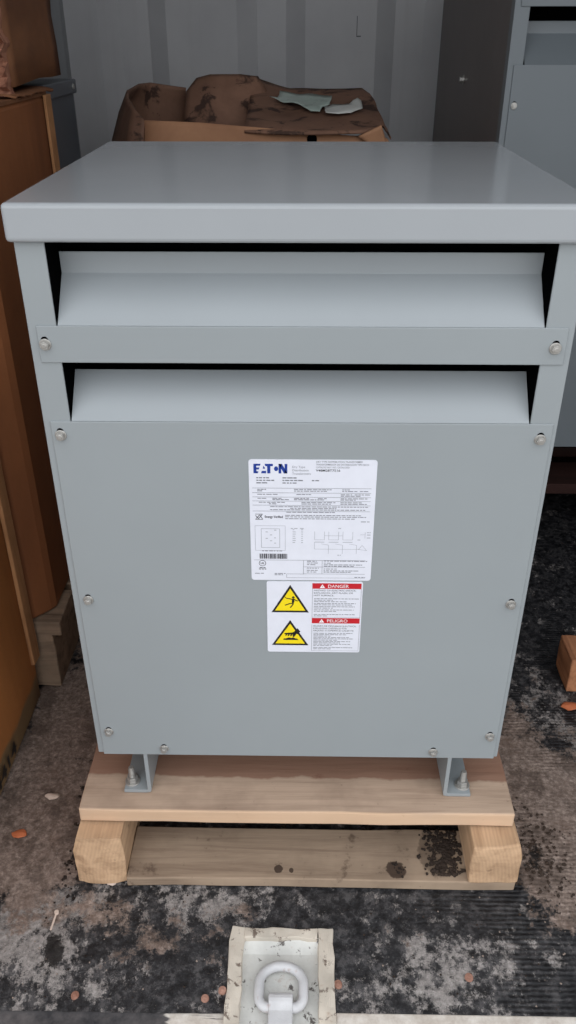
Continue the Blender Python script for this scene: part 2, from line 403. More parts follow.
def corrugated(p0, n_per, start, per, depth, horiz, const, z0, z1, lo, hi, sgn):
    """trapezoid steel profile; returns bmesh"""
    pts = []; x = start
    A, S, Bn, _ = per
    pts.append((x, 0))
    while x < hi:
        for w, d in ((A, 0), (S, depth), (Bn, depth), (S, 0)):
            x += w; pts.append((x, d))
    pts = [(max(lo, min(hi, q)), d) for q, d in pts]
    out = []
    for q in pts:
        if not out or abs(q[0]-out[-1][0]) > 1e-6: out.append(q)
    bm = bmesh.new()
    lo_ = [bm.verts.new((q, const+sgn*d, z0) if horiz == 'X' else (const+sgn*d, q, z0)) for q, d in out]
    hi_ = [bm.verts.new((q, const+sgn*d, z1) if horiz == 'X' else (const+sgn*d, q, z1)) for q, d in out]
    for i in range(len(out)-1): bm.faces.new((lo_[i], lo_[i+1], hi_[i+1], hi_[i]))
    return bm
# back wall: flats .262, slopes .072, recessed flats .108
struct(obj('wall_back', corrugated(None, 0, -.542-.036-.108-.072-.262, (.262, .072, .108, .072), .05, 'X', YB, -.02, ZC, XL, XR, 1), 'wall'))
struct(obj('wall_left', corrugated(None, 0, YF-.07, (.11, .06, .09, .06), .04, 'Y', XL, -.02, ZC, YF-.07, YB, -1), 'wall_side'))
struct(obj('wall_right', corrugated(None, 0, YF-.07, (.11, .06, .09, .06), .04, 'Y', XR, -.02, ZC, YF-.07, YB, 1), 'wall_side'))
struct(obj('ceiling', box(XL-.05, XR+.05, YF-.07, YB+.06, ZC, ZC+.04), 'ceiling'))
struct(obj('ground', box(-12, 12, -14, YF-.07, -.3, -.25), 'yard'))
p = at(357, 27, YB-.001); q = at(357, 36, YB-.001)
bm = bmesh.new(); rect(bm, p.x-.0012, p.x+.0012, p.z-.03, p.z+.035, YB-.002); rect(bm, q.x-.002, q.x+.014, q.z-.003, q.z+.001, YB-.002)
struct(obj('wall_scratch', bm, 'slate'))  # thin scratch drawn on the back wall

# ------------------------------------------------------------------ lashing ring set in the floor
t = thing('lashing_ring', 'white D-shaped tie-down ring in a recessed white plate in the front floor', 'tie-down ring', (-.02, -.23, -.016))
bm = bmesh.new()
fx0, fx1, fy0, fy1 = -.1, .057, -.325, -.138
B(bm, fx0, RX0+.002, fy0, fy1, -.02, .004); B(bm, RX1-.002, fx1, fy0, fy1, -.02, .004); B(bm, RX0+.002, RX1-.002, RY1-.002, fy1, -.02, .004); B(bm, RX0+.002, RX1-.002, fy0, RY0, -.02, .004)
roughen(bm, 7, .0034, 60)
obj('rim', bm, 'white_frame', t, bevel=.001)
bm = bmesh.new(); vs = []
prism(bm, [(RY1+.002, -.002), (RY1-.018, -.014), (RY0, -.014), (RY0, -.019), (RY1+.002, -.019)], 'X', RX0, RX1)
obj('recess_plate', bm, 'white_steel', t)
path = []
cx, w, yt, yb = -.0205, .0325, -.196, -.255
for i in range(17):
    a = math.pi - math.pi*i/16; path.append((cx+w*math.cos(a), yt-.024+.026*math.sin(a), -.003))
for i in range(9):
    a = -math.pi/2*i/8; path.append((cx+w-.016+.016*math.cos(a), yb+.016+.016*math.sin(a), -.003))
for i in range(9):
    a = -math.pi/2 - math.pi/2*i/8; path.append((cx-w+.016+.016*math.cos(a), yb+.016+.016*math.sin(a), -.003))
bm = bmesh.new(); tube(bm, path, .0072, 14, True); obj('ring', bm, 'white_ring', t, smooth=True)
bm = bmesh.new()
pts = [(-.318, -.012)] + [(-.318, .001), (-.262, .004)] + [(-.247+.012*math.cos(a), -.002+.0105*math.sin(a)) for a in [math.pi*.62-math.pi*1.05*i/8 for i in range(9)]] + [(-.25, -.012)]
prism(bm, pts, 'X', -.0385, -.0035); obj('strap', bm, 'white_ring', t, bevel=.0025)

for u, v, r in ((222.5, 990, .0065), (205, 998, .0062), (338, 984, .0068), (75, 995, .0065), (469, 977, .0068)):
    d = ray(u, v); s = -CAM.z/d.z; P = CAM+d*s
    bm = bmesh.new(); cyl(bm, (P.x, P.y, -.004), r, 'Z', .0055, 18, r*.85); cyl(bm, (P.x, P.y, -.004), r*.4, 'Z', .0064, 6)
    lab = {222.5: 'rusty floor screw head touching the left rim of the tie-down plate', 205: 'pinkish rusty floor screw head second to the left from the tie-down plate', 338: 'rusty floor screw head beside the right rim of the tie-down plate',
           75: 'dusty pink floor screw head alone at the far left of the front floor', 469: 'pale round floor screw head alone on the black floor at right front'}[u]
    tag(obj('floor_screw', bm, 'rust_pink', bevel=.0008), lab, 'screw', 'screw heads in the floor')

# ------------------------------------------------------------------ pallet under the main transformer
ZD, ZU, ZB = .146, .112, .022
t = thing('wooden_pallet', 'worn pine pallet under the grey transformer in the middle', 'pallet', (0, .25, 0))
def plank(name, x0, x1, y0, y1, z0, z1, mat, parent, amp=.0015, bev=.003, cuts=6, seed=0):
    bm = box(x0, x1, y0, y1, z0, z1); roughen(bm, cuts, amp, 14+seed); return obj(name, bm, mat, parent, bevel=bev)
for y0, y1, dx in ((-.034, .108, 0), (.13, .235, .004), (.27, .375, -.004), (.41, .56, .003)):
    plank('deck_board', -.347+dx, .344+dx, y0, y1, ZU+.004, ZD-.0015, 'deck', t, .0024, .004, 9)
def stringer(x0, x1, yf, name='stringer'):
    bm = box(x0, x1, yf, .58, ZB if x0 > 0 else .003, ZU); bmesh.ops.subdivide_edges(bm, edges=bm.edges, cuts=9, use_grid_fill=True)
    for v in bm.verts:
        v.co += noise.noise_vector(v.co*20)*.0022
        cxn = abs(v.co.x-(x0+x1)/2)/((x1-x0)/2)
        if v.co.y < yf+.01: v.co.y += .007*max(0, cxn-.6) + .003*noise.noise(v.co*35)
        outer = (v.co.x < x0+.03) if x0 < 0 else (v.co.x > x1-.03)
        if outer and v.co.z > ZU-.03: v.co.x += (.008 if x0 < 0 else -.006)*((v.co.z-ZU+.03)/.03)
    return obj(name, bm, 'stringer', t, bevel=.003)
stringer(-.356, -.277, -.064); stringer(.277, .356, -.070)
plank('bottom_board', -.276, .354, -.066, .032, .001, ZB, 'bottom_wood', t, .0025, .002, 7)
plank('bottom_board', -.276, .352, .46, .56, .001, ZB, 'bottom_wood', t, .002, .002, 5)

# ------------------------------------------------------------------ transformer
def add_screw(t, x, y, z, k=1.0, ax=1):
    bm = bmesh.new(); cyl(bm, (x, y, z), .0074*k, 'Y', -.0016, 20, .0068*k)
    prism(bm, hexpts(x, z, .0052*k, rnd.random()), 'Y', y-.0066*k, y)
    cyl(bm, (x, y-.006*k, z), .0034*k, 'Y', -.0012, 12, .0028*k)
    s = obj('screw', bm, 'zinc', t, bevel=.0005, label='shiny zinc hex washer-head screw')
    bm = bmesh.new(); cyl(bm, (x, y-.0003, z+.0052*k), .0042*k, 'Y', -.0003, 14); obj('slot', bm, 'dark', s)
    return s
W2 = .31; D0 = .53
H_LT, H_LB, H_BT, H_BB, H_PT, H_PB = 1.0515, 1.011, .918, .8745, .80, .234
OW = .277

t = thing('transformer', 'light grey ventilated transformer on the front pallet, nameplate and danger sticker on its front', 'transformer', (0, .25, ZD))
T0 = t
# enclosure: two corner posts folded into the side sheets, back sheet, bottom sheet
bm = bmesh.new()
for s in (-1, 1):
    bm = bmesh.new(); prism(bm, [(s*W2, 0), (s*OW, 0), (s*OW, .003), (s*(W2-.003), .003), (s*(W2-.003), D0), (s*W2, D0)], 'Z', H_PB+.002, H_LB-.0005); obj('side_sheet', bm, 'paint', t, bevel=.0012)
bm = bmesh.new()
B(bm, -W2+.003, W2-.003, D0-.003, D0, H_PB, H_LB-.0005); B(bm, -W2+.003, W2-.003, .002, D0-.003, H_PB+.001, H_PB+.004)
obj('back_and_base', bm, 'paint', t, bevel=.0012)
obj('core_compartment', box(-W2+.004, W2-.004, .075, D0-.004, H_PB+.006, H_LB+.005), 'dark', t, label='black block standing in for the shade behind the vents')
bm = box(-.3155, .3150, -.0096, .542, H_LB, H_LT); bm.faces.ensure_lookup_table()
obj('lid', bm, 'lid', t, bevel=.005, seg=3, label='glossy grey top cover with folded edges')
def louver(z0, zf, zt, t, name='louver', xw=.2755, y1=.045, Y0=0, mat='louver'):
    th = .0015
    bm = bmesh.new(); pts = [(Y0, z0), (Y0+y1, zf), (Y0+y1, zt), (Y0+y1+th, zt), (Y0+y1+th, zf-.0005), (Y0+th, z0-.001)]
    prism(bm, pts, 'X', -xw, xw); return obj(name, bm, mat, t, bevel=.0006)
louver(H_BT, .9665, .990, t); louver(H_PT, .8485, .8487, t)
obj('cross_rail', box(-.3, .3025, -.002, .0005, H_BB, H_BT), 'paint', t, bevel=.0008)
obj('front_panel', box(-.3015, .3045, -.002, .0005, H_PB, H_PT), 'paint', t, bevel=.001)
# black openings either side of the louvers show the black block; added dark sheets block light leaking round them
bm = bmesh.new()
for z0, z1 in ((H_BT, H_LB+.01), (H_PT, H_BB)):
    B(bm, -OW-.001, OW+.001, .068, .0745, z0-.01, z1)
    B(bm, -OW-.02, OW+.02, .004, .07, z1-.001, z1+.002)
    for s in (-1, 1): B(bm, min(s*OW, s*(OW+.004)), max(s*OW, s*(OW+.004)), .004, .07, z0, z1)
obj('vent_light_block', bm, 'dark', t)
for x, z in ((-.292, .8965), (.2905, .8945), (-.2905, .782), (.291, .78), (-.288, .533), (.290, .532), (-.288, .283), (.2925, .282), (-.206, .248), (.2095, .2475)):
    add_screw(t, x, -.002, z, 1.0)
for s in (-1, 1):
    xw = s*.2405
    bm = bmesh.new(); th = .0062
    # angle: web + outward foot flange with a rounded heel
    prism(bm, [(xw-s*th, H_PB+.004), (xw-s*th, ZD+.006), (xw-s*th+s*.0015, ZD+.0015), (xw+s*.002, ZD), (xw+s*.038, ZD), (xw+s*.038, ZD+th), (xw+s*.001, ZD+th), (xw, ZD+th+.001), (xw, H_PB+.004)], 'Y', -.001, .50)
    f = obj('foot', bm, 'paint', t, bevel=.0008)
    bx, by = xw+s*.027, .017
    bm = bmesh.new(); zf = ZD+th
    cyl(bm, (bx, by, zf), .0125, 'Z', .0025, 24, .012); prism(bm, hexpts(bx, by, .0088, .2), 'Z', zf+.0025, zf+.0115); cyl(bm, (bx, by, zf+.0115), .0048, 'Z', .021, 14, .0042)
    for k in range(6): cyl(bm, (bx, by, zf+.0125+k*.003), .0054, 'Z', .0012, 14)
    obj('anchor_bolt', bm, 'zinc', f, bevel=.0006, label='zinc anchor bolt with nut and washer')

# ---- nameplate
def round_rect(x0, x1, z0, z1, r, n=5):
    pts = []
    for cx, cz, a0 in ((x1-r, z1-r, 0), (x0+r, z1-r, 90), (x0+r, z0+r, 180), (x1-r, z0+r, 270)):
        for i in range(n+1):
            a = math.radians(a0+90*i/n); pts.append((cx+r*math.cos(a), cz+r*math.sin(a)))
    return pts
YP = -.002; YS = YP-.0006; YI = YS-.00015
NX0, NX1, NZ0, NZ1 = -.0628, .0968, .5695, .751
bm = bmesh.new(); prism(bm, round_rect(NX0, NX1, NZ0, NZ1, .004), 'Y', YS, YP)
np_ = obj('nameplate', bm, 'white_label', t, label='white rating plate with blue maker lettering and a wiring diagram')
NW, NH = NX1-NX0, NZ1-NZ0
# helper: crop fractions measured on the plate, u right, v down (0..1)
def U(u): return NX0+(u-.006)*NW
def V(v): return NZ1-(v-.012)*NH
# blue maker lettering, drawn letter by letter
bm = bmesh.new(); L0, L1, T0z, T1z = U(.044), U(.308), V(.045), V(.118)
lw = (L1-L0)/278; lh = (T0z-T1z)/67
def LP(pts): poly(bm, [(L0+x*lw, T1z+y*lh) for x, y in pts], YI)
LP([(0, 67), (0, 0), (24, 0), (24, 67)])
LP([(20, 67), (20, 53), (54, 53), (59, 67)]); LP([(20, 41), (20, 27), (45, 27), (50, 41)]); LP([(20, 14), (20, 0), (36, 0), (41, 14)])
LP([(62, 0), (68, 17), (104, 17), (104, 0)]); LP([(76, 33), (84, 54), (97, 33)])
LP([(92, 67), (98, 51), (160, 51), (160, 67)]); LP([(113, 51), (113, 0), (139, 0), (139, 51)])
LP([(186+17*math.cos(a), 33+17*math.sin(a)) for a in [2*math.pi*i/20 for i in range(20)]])
LP([(206, 67), (206, 0), (228, 0), (228, 67)]); LP([(256, 67), (256, 0), (278, 0), (278, 67)]); LP([(206, 67), (234, 67), (278, 0), (250, 0)])
obj('maker_lettering', bm, 'blue', np_, label='bold blue lettering EATON')
bm = bmesh.new()
for i, s in enumerate(('Dry Type', 'Distribution', 'Transformers')): letters(bm, s, U(.345), V(.075+.026*i), .0042, YI)
for i, s in enumerate(('DRY TYPE DISTRIBUTION TRANSFORMER', 'TRANSFORMADOR DE DISTRIBUCION TIPO SECO', 'CATALOG NO / NO. CATALOGO')):
    letters(bm, s, U(.53), V(.034+.021*i), .0034, YI, .00002, width=(.36, .41, .26)[i]*NW)
obj('heading_print', bm, 'ink', np_)
bm = bmesh.new()
letters(bm, 'V48M28T7516', U(.53), V(.102), .0044, YI, .00006, width=.19*NW)
obj('catalog_number', bm, 'ink_dark', np_); bm = bmesh.new()
for i, ws in enumerate(((.10, .11, 0), (.14, .17, .07), (.09, .11, 0))):
    for u, w in zip((.065, .27, .50), ws):
        if w: fine(bm, U(u), U(u+w), V(.157+.02*i), .0016, YI)
obj('serial_print', bm, 'ink', np_); bm = bmesh.new()
letters(bm, 'Energy Verified', U(.125), V(.474), .0048, YI, .00012, width=.145*NW)
# compliance mark to the left of it: boxed globe of crossing strokes
stroke(bm, [(U(.052), V(.455)), (U(.075), V(.482)), (U(.105), V(.448))], .0009, YI)
stroke(bm, [(U(.055), V(.482)), (U(.085), V(.45)), (U(.108), V(.485))], .0009, YI)
stroke(bm, [(U(.05), V(.444)), (U(.11), V(.444))], .0007, YI); stroke(bm, [(U(.05), V(.488)), (U(.11), V(.488))], .0007, YI)
obj('compliance_mark', bm, 'ink_dark', np_)
# barcode
bm = bmesh.new()
x = U(.078)
while x < U(.305):
    w = rnd.choice((.0005, .0005, .001, .0015)); rect(bm, x, min(x+w, U(.306)), V(.822), V(.778), YI); x += w+rnd.choice((.0004, .0004, .0009))
obj('barcode', bm, 'ink_dark', np_)
# listing mark: circle with two letters
bm = bmesh.new()
c = (U(.10), V(.862)); stroke(bm, [(c[0]+.0044*math.cos(a), c[1]+.0044*math.sin(a)) for a in [2*math.pi*i/24 for i in range(25)]], .0007, YI)
letters(bm, 'UL', c[0]-.0026, c[1]-.0014, .0044, YI, .0001); fine(bm, U(.075), U(.125), V(.905), .0012, YI); fine(bm, U(.07), U(.13), V(.917), .0012, YI)
obj('listing_mark', bm, 'ink_dark', np_)
bm = bmesh.new()
for v0 in (.235, .272, .306, .338, .372, .42): rect(bm, U(.03), U(.97), V(v0), V(v0)+.0005, YI)
rows = [(.247, ((.07, .14), (.36, .66), (.74, .80))), (.259, ((.07, .12), (.36, .62), (.74, .86), (.88, .95))), (.286, ((.07, .24), (.38, .5), (.73, .82), (.84, .96))), (.297, ((.73, .9),)),
        (.318, ((.07, .14), (.19, .27), (.36, .48), (.55, .62), (.73, .95))), (.328, ((.19, .32), (.36, .6), (.73, .85))), (.35, ((.08, .3), (.42, .7), (.73, .9))), (.362, ((.16, .22), (.42, .66), (.73, .94))),
        (.385, ((.17, .95),)), (.398, ((.33, .7),)), (.41, ((.17, .93),)), (.43, ((.3, .7),)), (.455, ((.29, .9),)), (.468, ((.29, .94),)), (.483, ((.29, .85),)), (.505, ((.9, .97),)),
        (.757, ((.1, .27),)), (.845, ((.47, .55),)), (.86, ((.47, .56),)), (.875, ((.47, .54),)), (.905, ((.47, .57),)), (.925, ((.47, .56),)), (.94, ((.47, .55),)),
        (.842, ((.61, .97),)), (.86, ((.61, .67),)), (.875, ((.61, .93),)), (.888, ((.61, .86),)), (.912, ((.61, .72),)), (.928, ((.61, .9),)), (.94, ((.61, .85),)), (.955, ((.035, .11), (.2, .3))), (.967, ((.2, .28),)), (.985, ((.87, .96),))]
for v0, segs in rows:
    for a, b in segs: fine(bm, U(a), U(b), V(v0), .0011, YI)
for v0 in (.835, .893, .955): rect(bm, U(.44), U(.955), V(v0), V(v0)+.0005, YI)
rect(bm, U(.03), U(.44), V(.835), V(.835)+.0005, YI); rect(bm, U(.30), U(.955), V(.99), V(.99)+.0004, YI); rect(bm, U(.30), U(.45), V(.957), V(.957)+.0005, YI)
for u0, v0, v1 in ((.44, .835, .955), (.595, .835, .955), (.30, .957, .99)): rect(bm, U(u0), U(u0)+.0005, V(v1), V(v0), YI)
obj('fine_print', bm, 'ink', np_)
# winding layout box and wiring diagram, thin grey lines
bm = bmesh.new()
def RB(u0, u1, v0, v1, w=.0005): stroke(bm, [(U(u0), V(v0)), (U(u1), V(v0)), (U(u1), V(v1)), (U(u0), V(v1)), (U(u0), V(v0))], w, YI)
RB(.045, .29, .54, .75); RB(.095, .245, .565, .725, .0007)
for a, b in ((.13, .595), (.2, .58), (.165, .62), (.13, .65), (.2, .645), (.165, .67), (.2, .69)): fine(bm, U(a), U(a+.018), V(b), .0012, YI)
for i in range(7): fine(bm, U(.35), U(.375), V(.575+.018*i), .0011, YI); fine(bm, U(.42), U(.435), V(.575+.018*i), .0011, YI)
fine(bm, U(.335), U(.39), V(.565), .0013, YI); fine(bm, U(.41), U(.44), V(.565), .0013, YI)
for k in range(3):
    a = .53+.115*k
    stroke(bm, [(U(a), V(.585)), (U(a), V(.655)), (U(a+.08), V(.655)), (U(a+.08), V(.585))], .0005, YI); stroke(bm, [(U(a), V(.675)), (U(a+.08), V(.675))], .0009, YI)
    stroke(bm, [(U(a+.055), V(.69)), (U(a+.115), V(.70)), (U(a+.115), V(.775))], .0005, YI)
stroke(bm, [(U(.61), V(.62)), (U(.76), V(.62))], .0005, YI); stroke(bm, [(U(.53), V(.675)), (U(.53), V(.735)), (U(.9), V(.735))], .0005, YI)
stroke(bm, [(U(.89), V(.74)), (U(.92), V(.70)), (U(.96), V(.745)), (U(.89), V(.735))], .0005, YI); stroke(bm, [(U(.9), V(.61)), (U(.94), V(.61)), (U(.94), V(.59)), (U(.94), V(.64))], .0005, YI)
for a, b in ((.72, .562), (.88, .658), (.72, .79), (.955, .595), (.955, .615), (.955, .64)): fine(bm, U(a), U(a+.03), V(b), .0012, YI)
obj('wiring_diagram', bm, 'ink_light', np_)

# ---- danger sticker
WX0, WX1, WZ0, WZ1 = -.0428, .0873, .4450, .5674
bm = bmesh.new(); prism(bm, round_rect(WX0, WX1, WZ0, WZ1, .003), 'Y', YS-.0002, YP)
wl = obj('danger_sticker', bm, 'white_label', t, label='white sticker with two yellow warning triangles and two red headings')
Y1, Y2, Y3 = YS-.00035, YS-.0005, YS-.00065
WW, WH = WX1-WX0, WZ1-WZ0
def u_(u): return WX0+u*WW
def v_(v): return WZ1-v*WH
def tri(bm, c, top, bot, hw, Y): poly(bm, [(c, top), (c-hw, bot), (c+hw, bot)], Y)
for k, (vt, vb) in enumerate(((.045, .425), (.535, .9))):
    cxu = u_(.245); top, bot = v_(vt), v_(vb)
    bm = bmesh.new(); tri(bm, cxu, top, bot, .0258, Y1); f = obj('warning_triangle', bm, 'black', wl)
    bm = bmesh.new(); tri(bm, cxu, top-.0062, bot+.0032, .0208, Y2); obj('yellow_field', bm, 'yellow', f)
    bm = bmesh.new(); c = Vector((cxu+.001, (top+2*bot)/3+.004))
    if k == 0:    # falling figure struck by a bolt
        def S(*p, w=.0016): stroke(bm, [(c.x+a, c.y+b) for a, b in p], w, Y3)
        poly(bm, [(c.x+.0032+.0019*math.cos(a), c.y+.0062+.0019*math.sin(a)) for a in [2*math.pi*i/14 for i in range(14)]], Y3)
        poly(bm, [(c.x+.0012, c.y+.0038), (c.x+.0044, c.y+.004), (c.x+.0048, c.y-.001), (c.x+.0032, c.y-.0046), (c.x+.0014, c.y-.0036)], Y3)
        S((.0014, .003), (-.003, .0042), (-.0062, .0044), w=.0014); S((.004, .0034), (.0064, .0014), (.0094, .0002), w=.0014)
        S((.0024, -.0036), (-.0024, -.0046), (-.0082, -.0072)); S((.0034, -.004), (.001, -.0086), (-.001, -.0112))
        S((-.0094, .0078), (-.007, .0062), (-.0078, .0058), (-.0058, .0046), w=.0008)
    else:         # hand above a hot plate
        def P(*p): poly(bm, [(c.x+a, c.y+b) for a, b in p], Y3)
        P((.0048, .0062), (.0094, .0116), (.0132, .0056), (.0086, .0008))                                   # cuff and wrist
        P((-.0092, .003), (-.0088, .0012), (-.002, .0006), (.006, .001), (.0082, .0034), (.0058, .006), (.0022, .0042))   # back of the hand and index
        P((-.0072, .0012), (-.0050, .0012), (-.0062, -.0016), (-.008, -.0016)); P((-.0038, .001), (-.0014, .001), (-.0028, -.0022), (-.0048, -.0022))
        P((-.0004, .001), (.002, .001), (.0008, -.0024), (-.0012, -.0024)); P((.0026, .002), (.0078, .0022), (.0058, -.0022), (.0036, -.0044), (.0024, -.003))
        P((-.0108, -.0092), (-.0098, -.0066), (.0086, -.0066), (.0108, -.0092)); P((-.0068, -.0066), (-.003, -.0048), (.001, -.0056), (.003, -.0046), (.007, -.0066))
    obj('pictogram', bm, 'black', f)
for k, (v0, v1, word) in enumerate(((.02, .095, 'DANGER'), (.502, .577, 'PELIGRO'))):
    bm = bmesh.new(); rect(bm, u_(.475), u_(.985), v_(v1), v_(v0), Y1); f = obj('heading_band', bm, 'red', wl)
    bm = bmesh.new(); letters(bm, word, u_(.635), v_(v1-.016), .0074, Y2, 0, width=.215*WW)
    tri(bm, u_(.58), v_(v0+.013), v_(v1-.012), .0036, Y2); obj('heading_lettering', bm, 'white_ink', f)
    bm = bmesh.new(); rect(bm, u_(.58)-.0003, u_(.58)+.0003, v_(v1-.026), v_(v0+.032), Y3); obj('exclamation_mark', bm, 'red', f)
bm = bmesh.new()
for s, v0, w in (('HAZARD OF ELECTRIC SHOCK,', .128, .44), ('EXPLOSION, ARC FLASH, OR', .162, .41), ('HOT SURFACE.', .196, .21), ('PELIGRO DE DESCARGA ELECTRICA,', .627, .46), ('EXPLOSION, DESTELLO POR', .660, .36), ('ARQUEO O SUPERFICIE CALIENTE.', .692, .44)):
    bm = bmesh.new(); letters(bm, s, u_(.49), v_(v0), .0036, Y1, 0, width=w*WW); obj('hazard_text', bm, 'ink_dark', wl)
bm = bmesh.new()
for a, b in ((.235, .47), (.255, .2), (.275, .34), (.30, .44), (.32, .40), (.345, .43), (.365, .2), (.39, .42), (.41, .24), (.455, .45), (.475, .15), (.725, .42), (.745, .36), (.765, .2), (.785, .4), (.805, .43), (.825, .26), (.845, .4), (.865, .3), (.885, .4), (.905, .2), (.935, .43), (.955, .2)):
    fine(bm, u_(.495), u_(.495+b), v_(a), .0010, Y1)
for x0, x1, z0, z1 in ((.475, .985, .488, .49), (.475, .985, .975, .977), (.475, .477, .095, .5), (.983, .985, .095, .5), (.475, .477, .595, .977), (.983, .985, .595, .977)):
    rect(bm, u_(x0), u_(x1)+.0002, v_(z1)-.0001, v_(z0), Y1)
obj('fine_print', bm, 'ink', wl)

# ------------------------------------------------------------------ second transformer, behind on the right
SX, SY = .418, 1.0
p2 = thing('wooden_pallet', 'red-brown wooden pallet in the dark under the right rear transformer', 'pallet', (SX+.45, SY+.5, 0))
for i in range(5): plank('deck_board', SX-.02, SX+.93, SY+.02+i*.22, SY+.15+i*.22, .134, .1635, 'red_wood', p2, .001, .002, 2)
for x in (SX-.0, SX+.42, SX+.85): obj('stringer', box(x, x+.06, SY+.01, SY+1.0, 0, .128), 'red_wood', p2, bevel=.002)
t = thing('transformer', 'taller grey ventilated transformer at the right rear, its shaded side coloured dark brown', 'transformer', (SX+.46, SY+.5, .165))
w = .92; d2 = .97
bm = bmesh.new()
for s, x in ((1, SX), (-1, SX+w)):
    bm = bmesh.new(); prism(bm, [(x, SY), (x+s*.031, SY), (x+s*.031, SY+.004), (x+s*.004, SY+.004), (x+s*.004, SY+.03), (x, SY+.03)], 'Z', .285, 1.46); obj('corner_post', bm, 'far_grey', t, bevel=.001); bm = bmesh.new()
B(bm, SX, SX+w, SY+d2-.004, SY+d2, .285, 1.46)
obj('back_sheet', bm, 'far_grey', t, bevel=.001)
s_ = obj('side_panel', box(SX+.0005, SX+.005, SY+.006, SY+d2, .285, 1.46), 'side_shade', t, label='side sheet coloured dark brown-grey for its shade')
bm = bmesh.new(); P = Vector((SX+.001, 1.50, 1.095))
cyl(bm, P, .011, 'X', -.003, 16); prism(bm, hexpts(P.y, P.z, .008), 'X', P.x-.012, P.x-.002); obj('bolt', bm, 'zinc', s_, bevel=.0008)
obj('side_panel', box(SX+w-.005, SX+w-.0005, SY+.006, SY+d2, .285, 1.46), 'side_shade', t)
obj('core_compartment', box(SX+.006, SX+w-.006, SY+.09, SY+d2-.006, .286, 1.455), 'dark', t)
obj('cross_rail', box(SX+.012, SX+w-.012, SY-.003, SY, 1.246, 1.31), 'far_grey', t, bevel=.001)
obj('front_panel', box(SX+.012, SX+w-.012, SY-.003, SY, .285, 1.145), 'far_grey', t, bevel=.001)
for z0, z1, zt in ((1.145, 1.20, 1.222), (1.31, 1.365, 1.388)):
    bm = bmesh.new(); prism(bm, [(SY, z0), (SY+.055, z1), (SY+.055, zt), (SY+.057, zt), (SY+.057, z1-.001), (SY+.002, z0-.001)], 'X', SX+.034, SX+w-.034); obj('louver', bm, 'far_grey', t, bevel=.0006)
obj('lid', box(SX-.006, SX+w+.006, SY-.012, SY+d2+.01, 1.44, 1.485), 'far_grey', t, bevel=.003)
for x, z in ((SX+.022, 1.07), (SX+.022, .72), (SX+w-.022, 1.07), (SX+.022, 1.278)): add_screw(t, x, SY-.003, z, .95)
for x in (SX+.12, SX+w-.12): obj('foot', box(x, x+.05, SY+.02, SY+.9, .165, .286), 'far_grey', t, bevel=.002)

# ------------------------------------------------------------------ block of timber at the right
bm = box(.5665, .69, .403, .487, .0, .085); roughen(bm, 6, .003, 22)
tag(obj('timber_block', bm, 'block_wood', bevel=.003), 'short sawn orange-brown timber block on the black floor at the right edge', 'wood block')

# ------------------------------------------------------------------ left: pallet + tall carton, second carton on it
p3 = thing('wooden_pallet', 'dim tan wooden pallet under the tall brown carton at the left', 'pallet', (-.68, .6, 0))
for i in range(4): plank('deck_board', -.86, -.483, .397+i*.135, .51+i*.135, .142, .1765, 'dim_wood', p3, .0015, .003, 4)
for x in (-.57, -.72, -.855):
    bm = box(x, x+.066 if x > -.8 else x+.05, .402, .91, 0, .142); roughen(bm, 5, .0025, 25); obj('stringer', bm, 'dim_wood', p3, bevel=.003)

t = thing('cardboard_crate', 'tall brown cardboard crate on a pallet beside the left rear of the transformer', 'crate', (-.68, .64, .18))
fp = [(-.865, .405), (-.546, .400), (-.535, .402), (-.507, .432), (-.499, .446), (-.498, .60), (-.499, .868), (-.865, .868)]
bm = bmesh.new(); prism(bm, fp, 'Z', .178, 1.098)
obj('sleeve', bm, 'carton', t, bevel=.008, seg=3)
bm = bmesh.new(); prism(bm, [(-.497, .838), (-.491, .838), (-.491, .876), (-.53, .876), (-.53, .87), (-.497, .87)], 'Z', .178, 1.1); obj('corner_strip', bm, 'strip_wood', t, bevel=.0015)
bm = box(-.868, -.4985, .41, .872, 1.098, 1.104); obj('top_sheet', bm, 'carton_top', t)

t = thing('cardboard_box', 'brown cardboard box with a torn shredded end on top of the tall crate', 'box', (-.68, .85, 1.104))
bm = box(-.86, -.503, .69, 1.02, 1.124, 1.62); bmesh.ops.subdivide_edges(bm, edges=bm.edges, cuts=8, use_grid_fill=True)
for v in bm.verts:
    v.co += noise.noise_vector(v.co*9)*.006
    if v.co.x > -.56 and v.co.y > .97 and v.co.z < 1.33: v.co.y -= .02*(1-abs(v.co.z-1.2)/.13) if abs(v.co.z-1.2) < .13 else 0
obj('carton', bm, 'carton_top', t, smooth=True)
bm = bmesh.new(); nx, nz = 40, 70; g = []
for j in range(nz+1):
    r_ = []
    for i in range(nx+1):
        x = -.86 + .355*i/nx; z = 1.108+.512*j/nz
        y = .668 + .020*noise.noise(Vector((x*25, 0, z*40))) + .022*noise.noise(Vector((x*80, 5, z*60))) + .010*rnd.uniform(-1, 1)
        x += .008*noise.noise(Vector((3, 1, z*45)))
        r_.append(bm.verts.new((x, y, z)))
    g.append(r_)
for j in range(nz):
    for i in range(nx): bm.faces.new((g[j][i], g[j][i+1], g[j+1][i+1], g[j+1][i]))
bk = [bm.verts.new((r_[-1].co.x, .70, r_[-1].co.z)) for r_ in g]
for j in range(nz): bm.faces.new((g[j][nx], bk[j], bk[j+1], g[j+1][nx]))
obj('torn_end', bm, 'torn', t, label='torn pinkish end of layered fibre')
rows = []
for i in range(26):
    y = .66+.24*i/25
    rows.append([Vector((-.56, y, 1.112)), Vector((-.51, y, 1.110)), Vector((-.492+.008*noise.noise(Vector((y*60, 2, 7))), y, 1.1065+.005*noise.noise(Vector((y*30, 8, 1)))))])
sheet('bottom_flap', rows, 'carton_top', t, .003, 0)

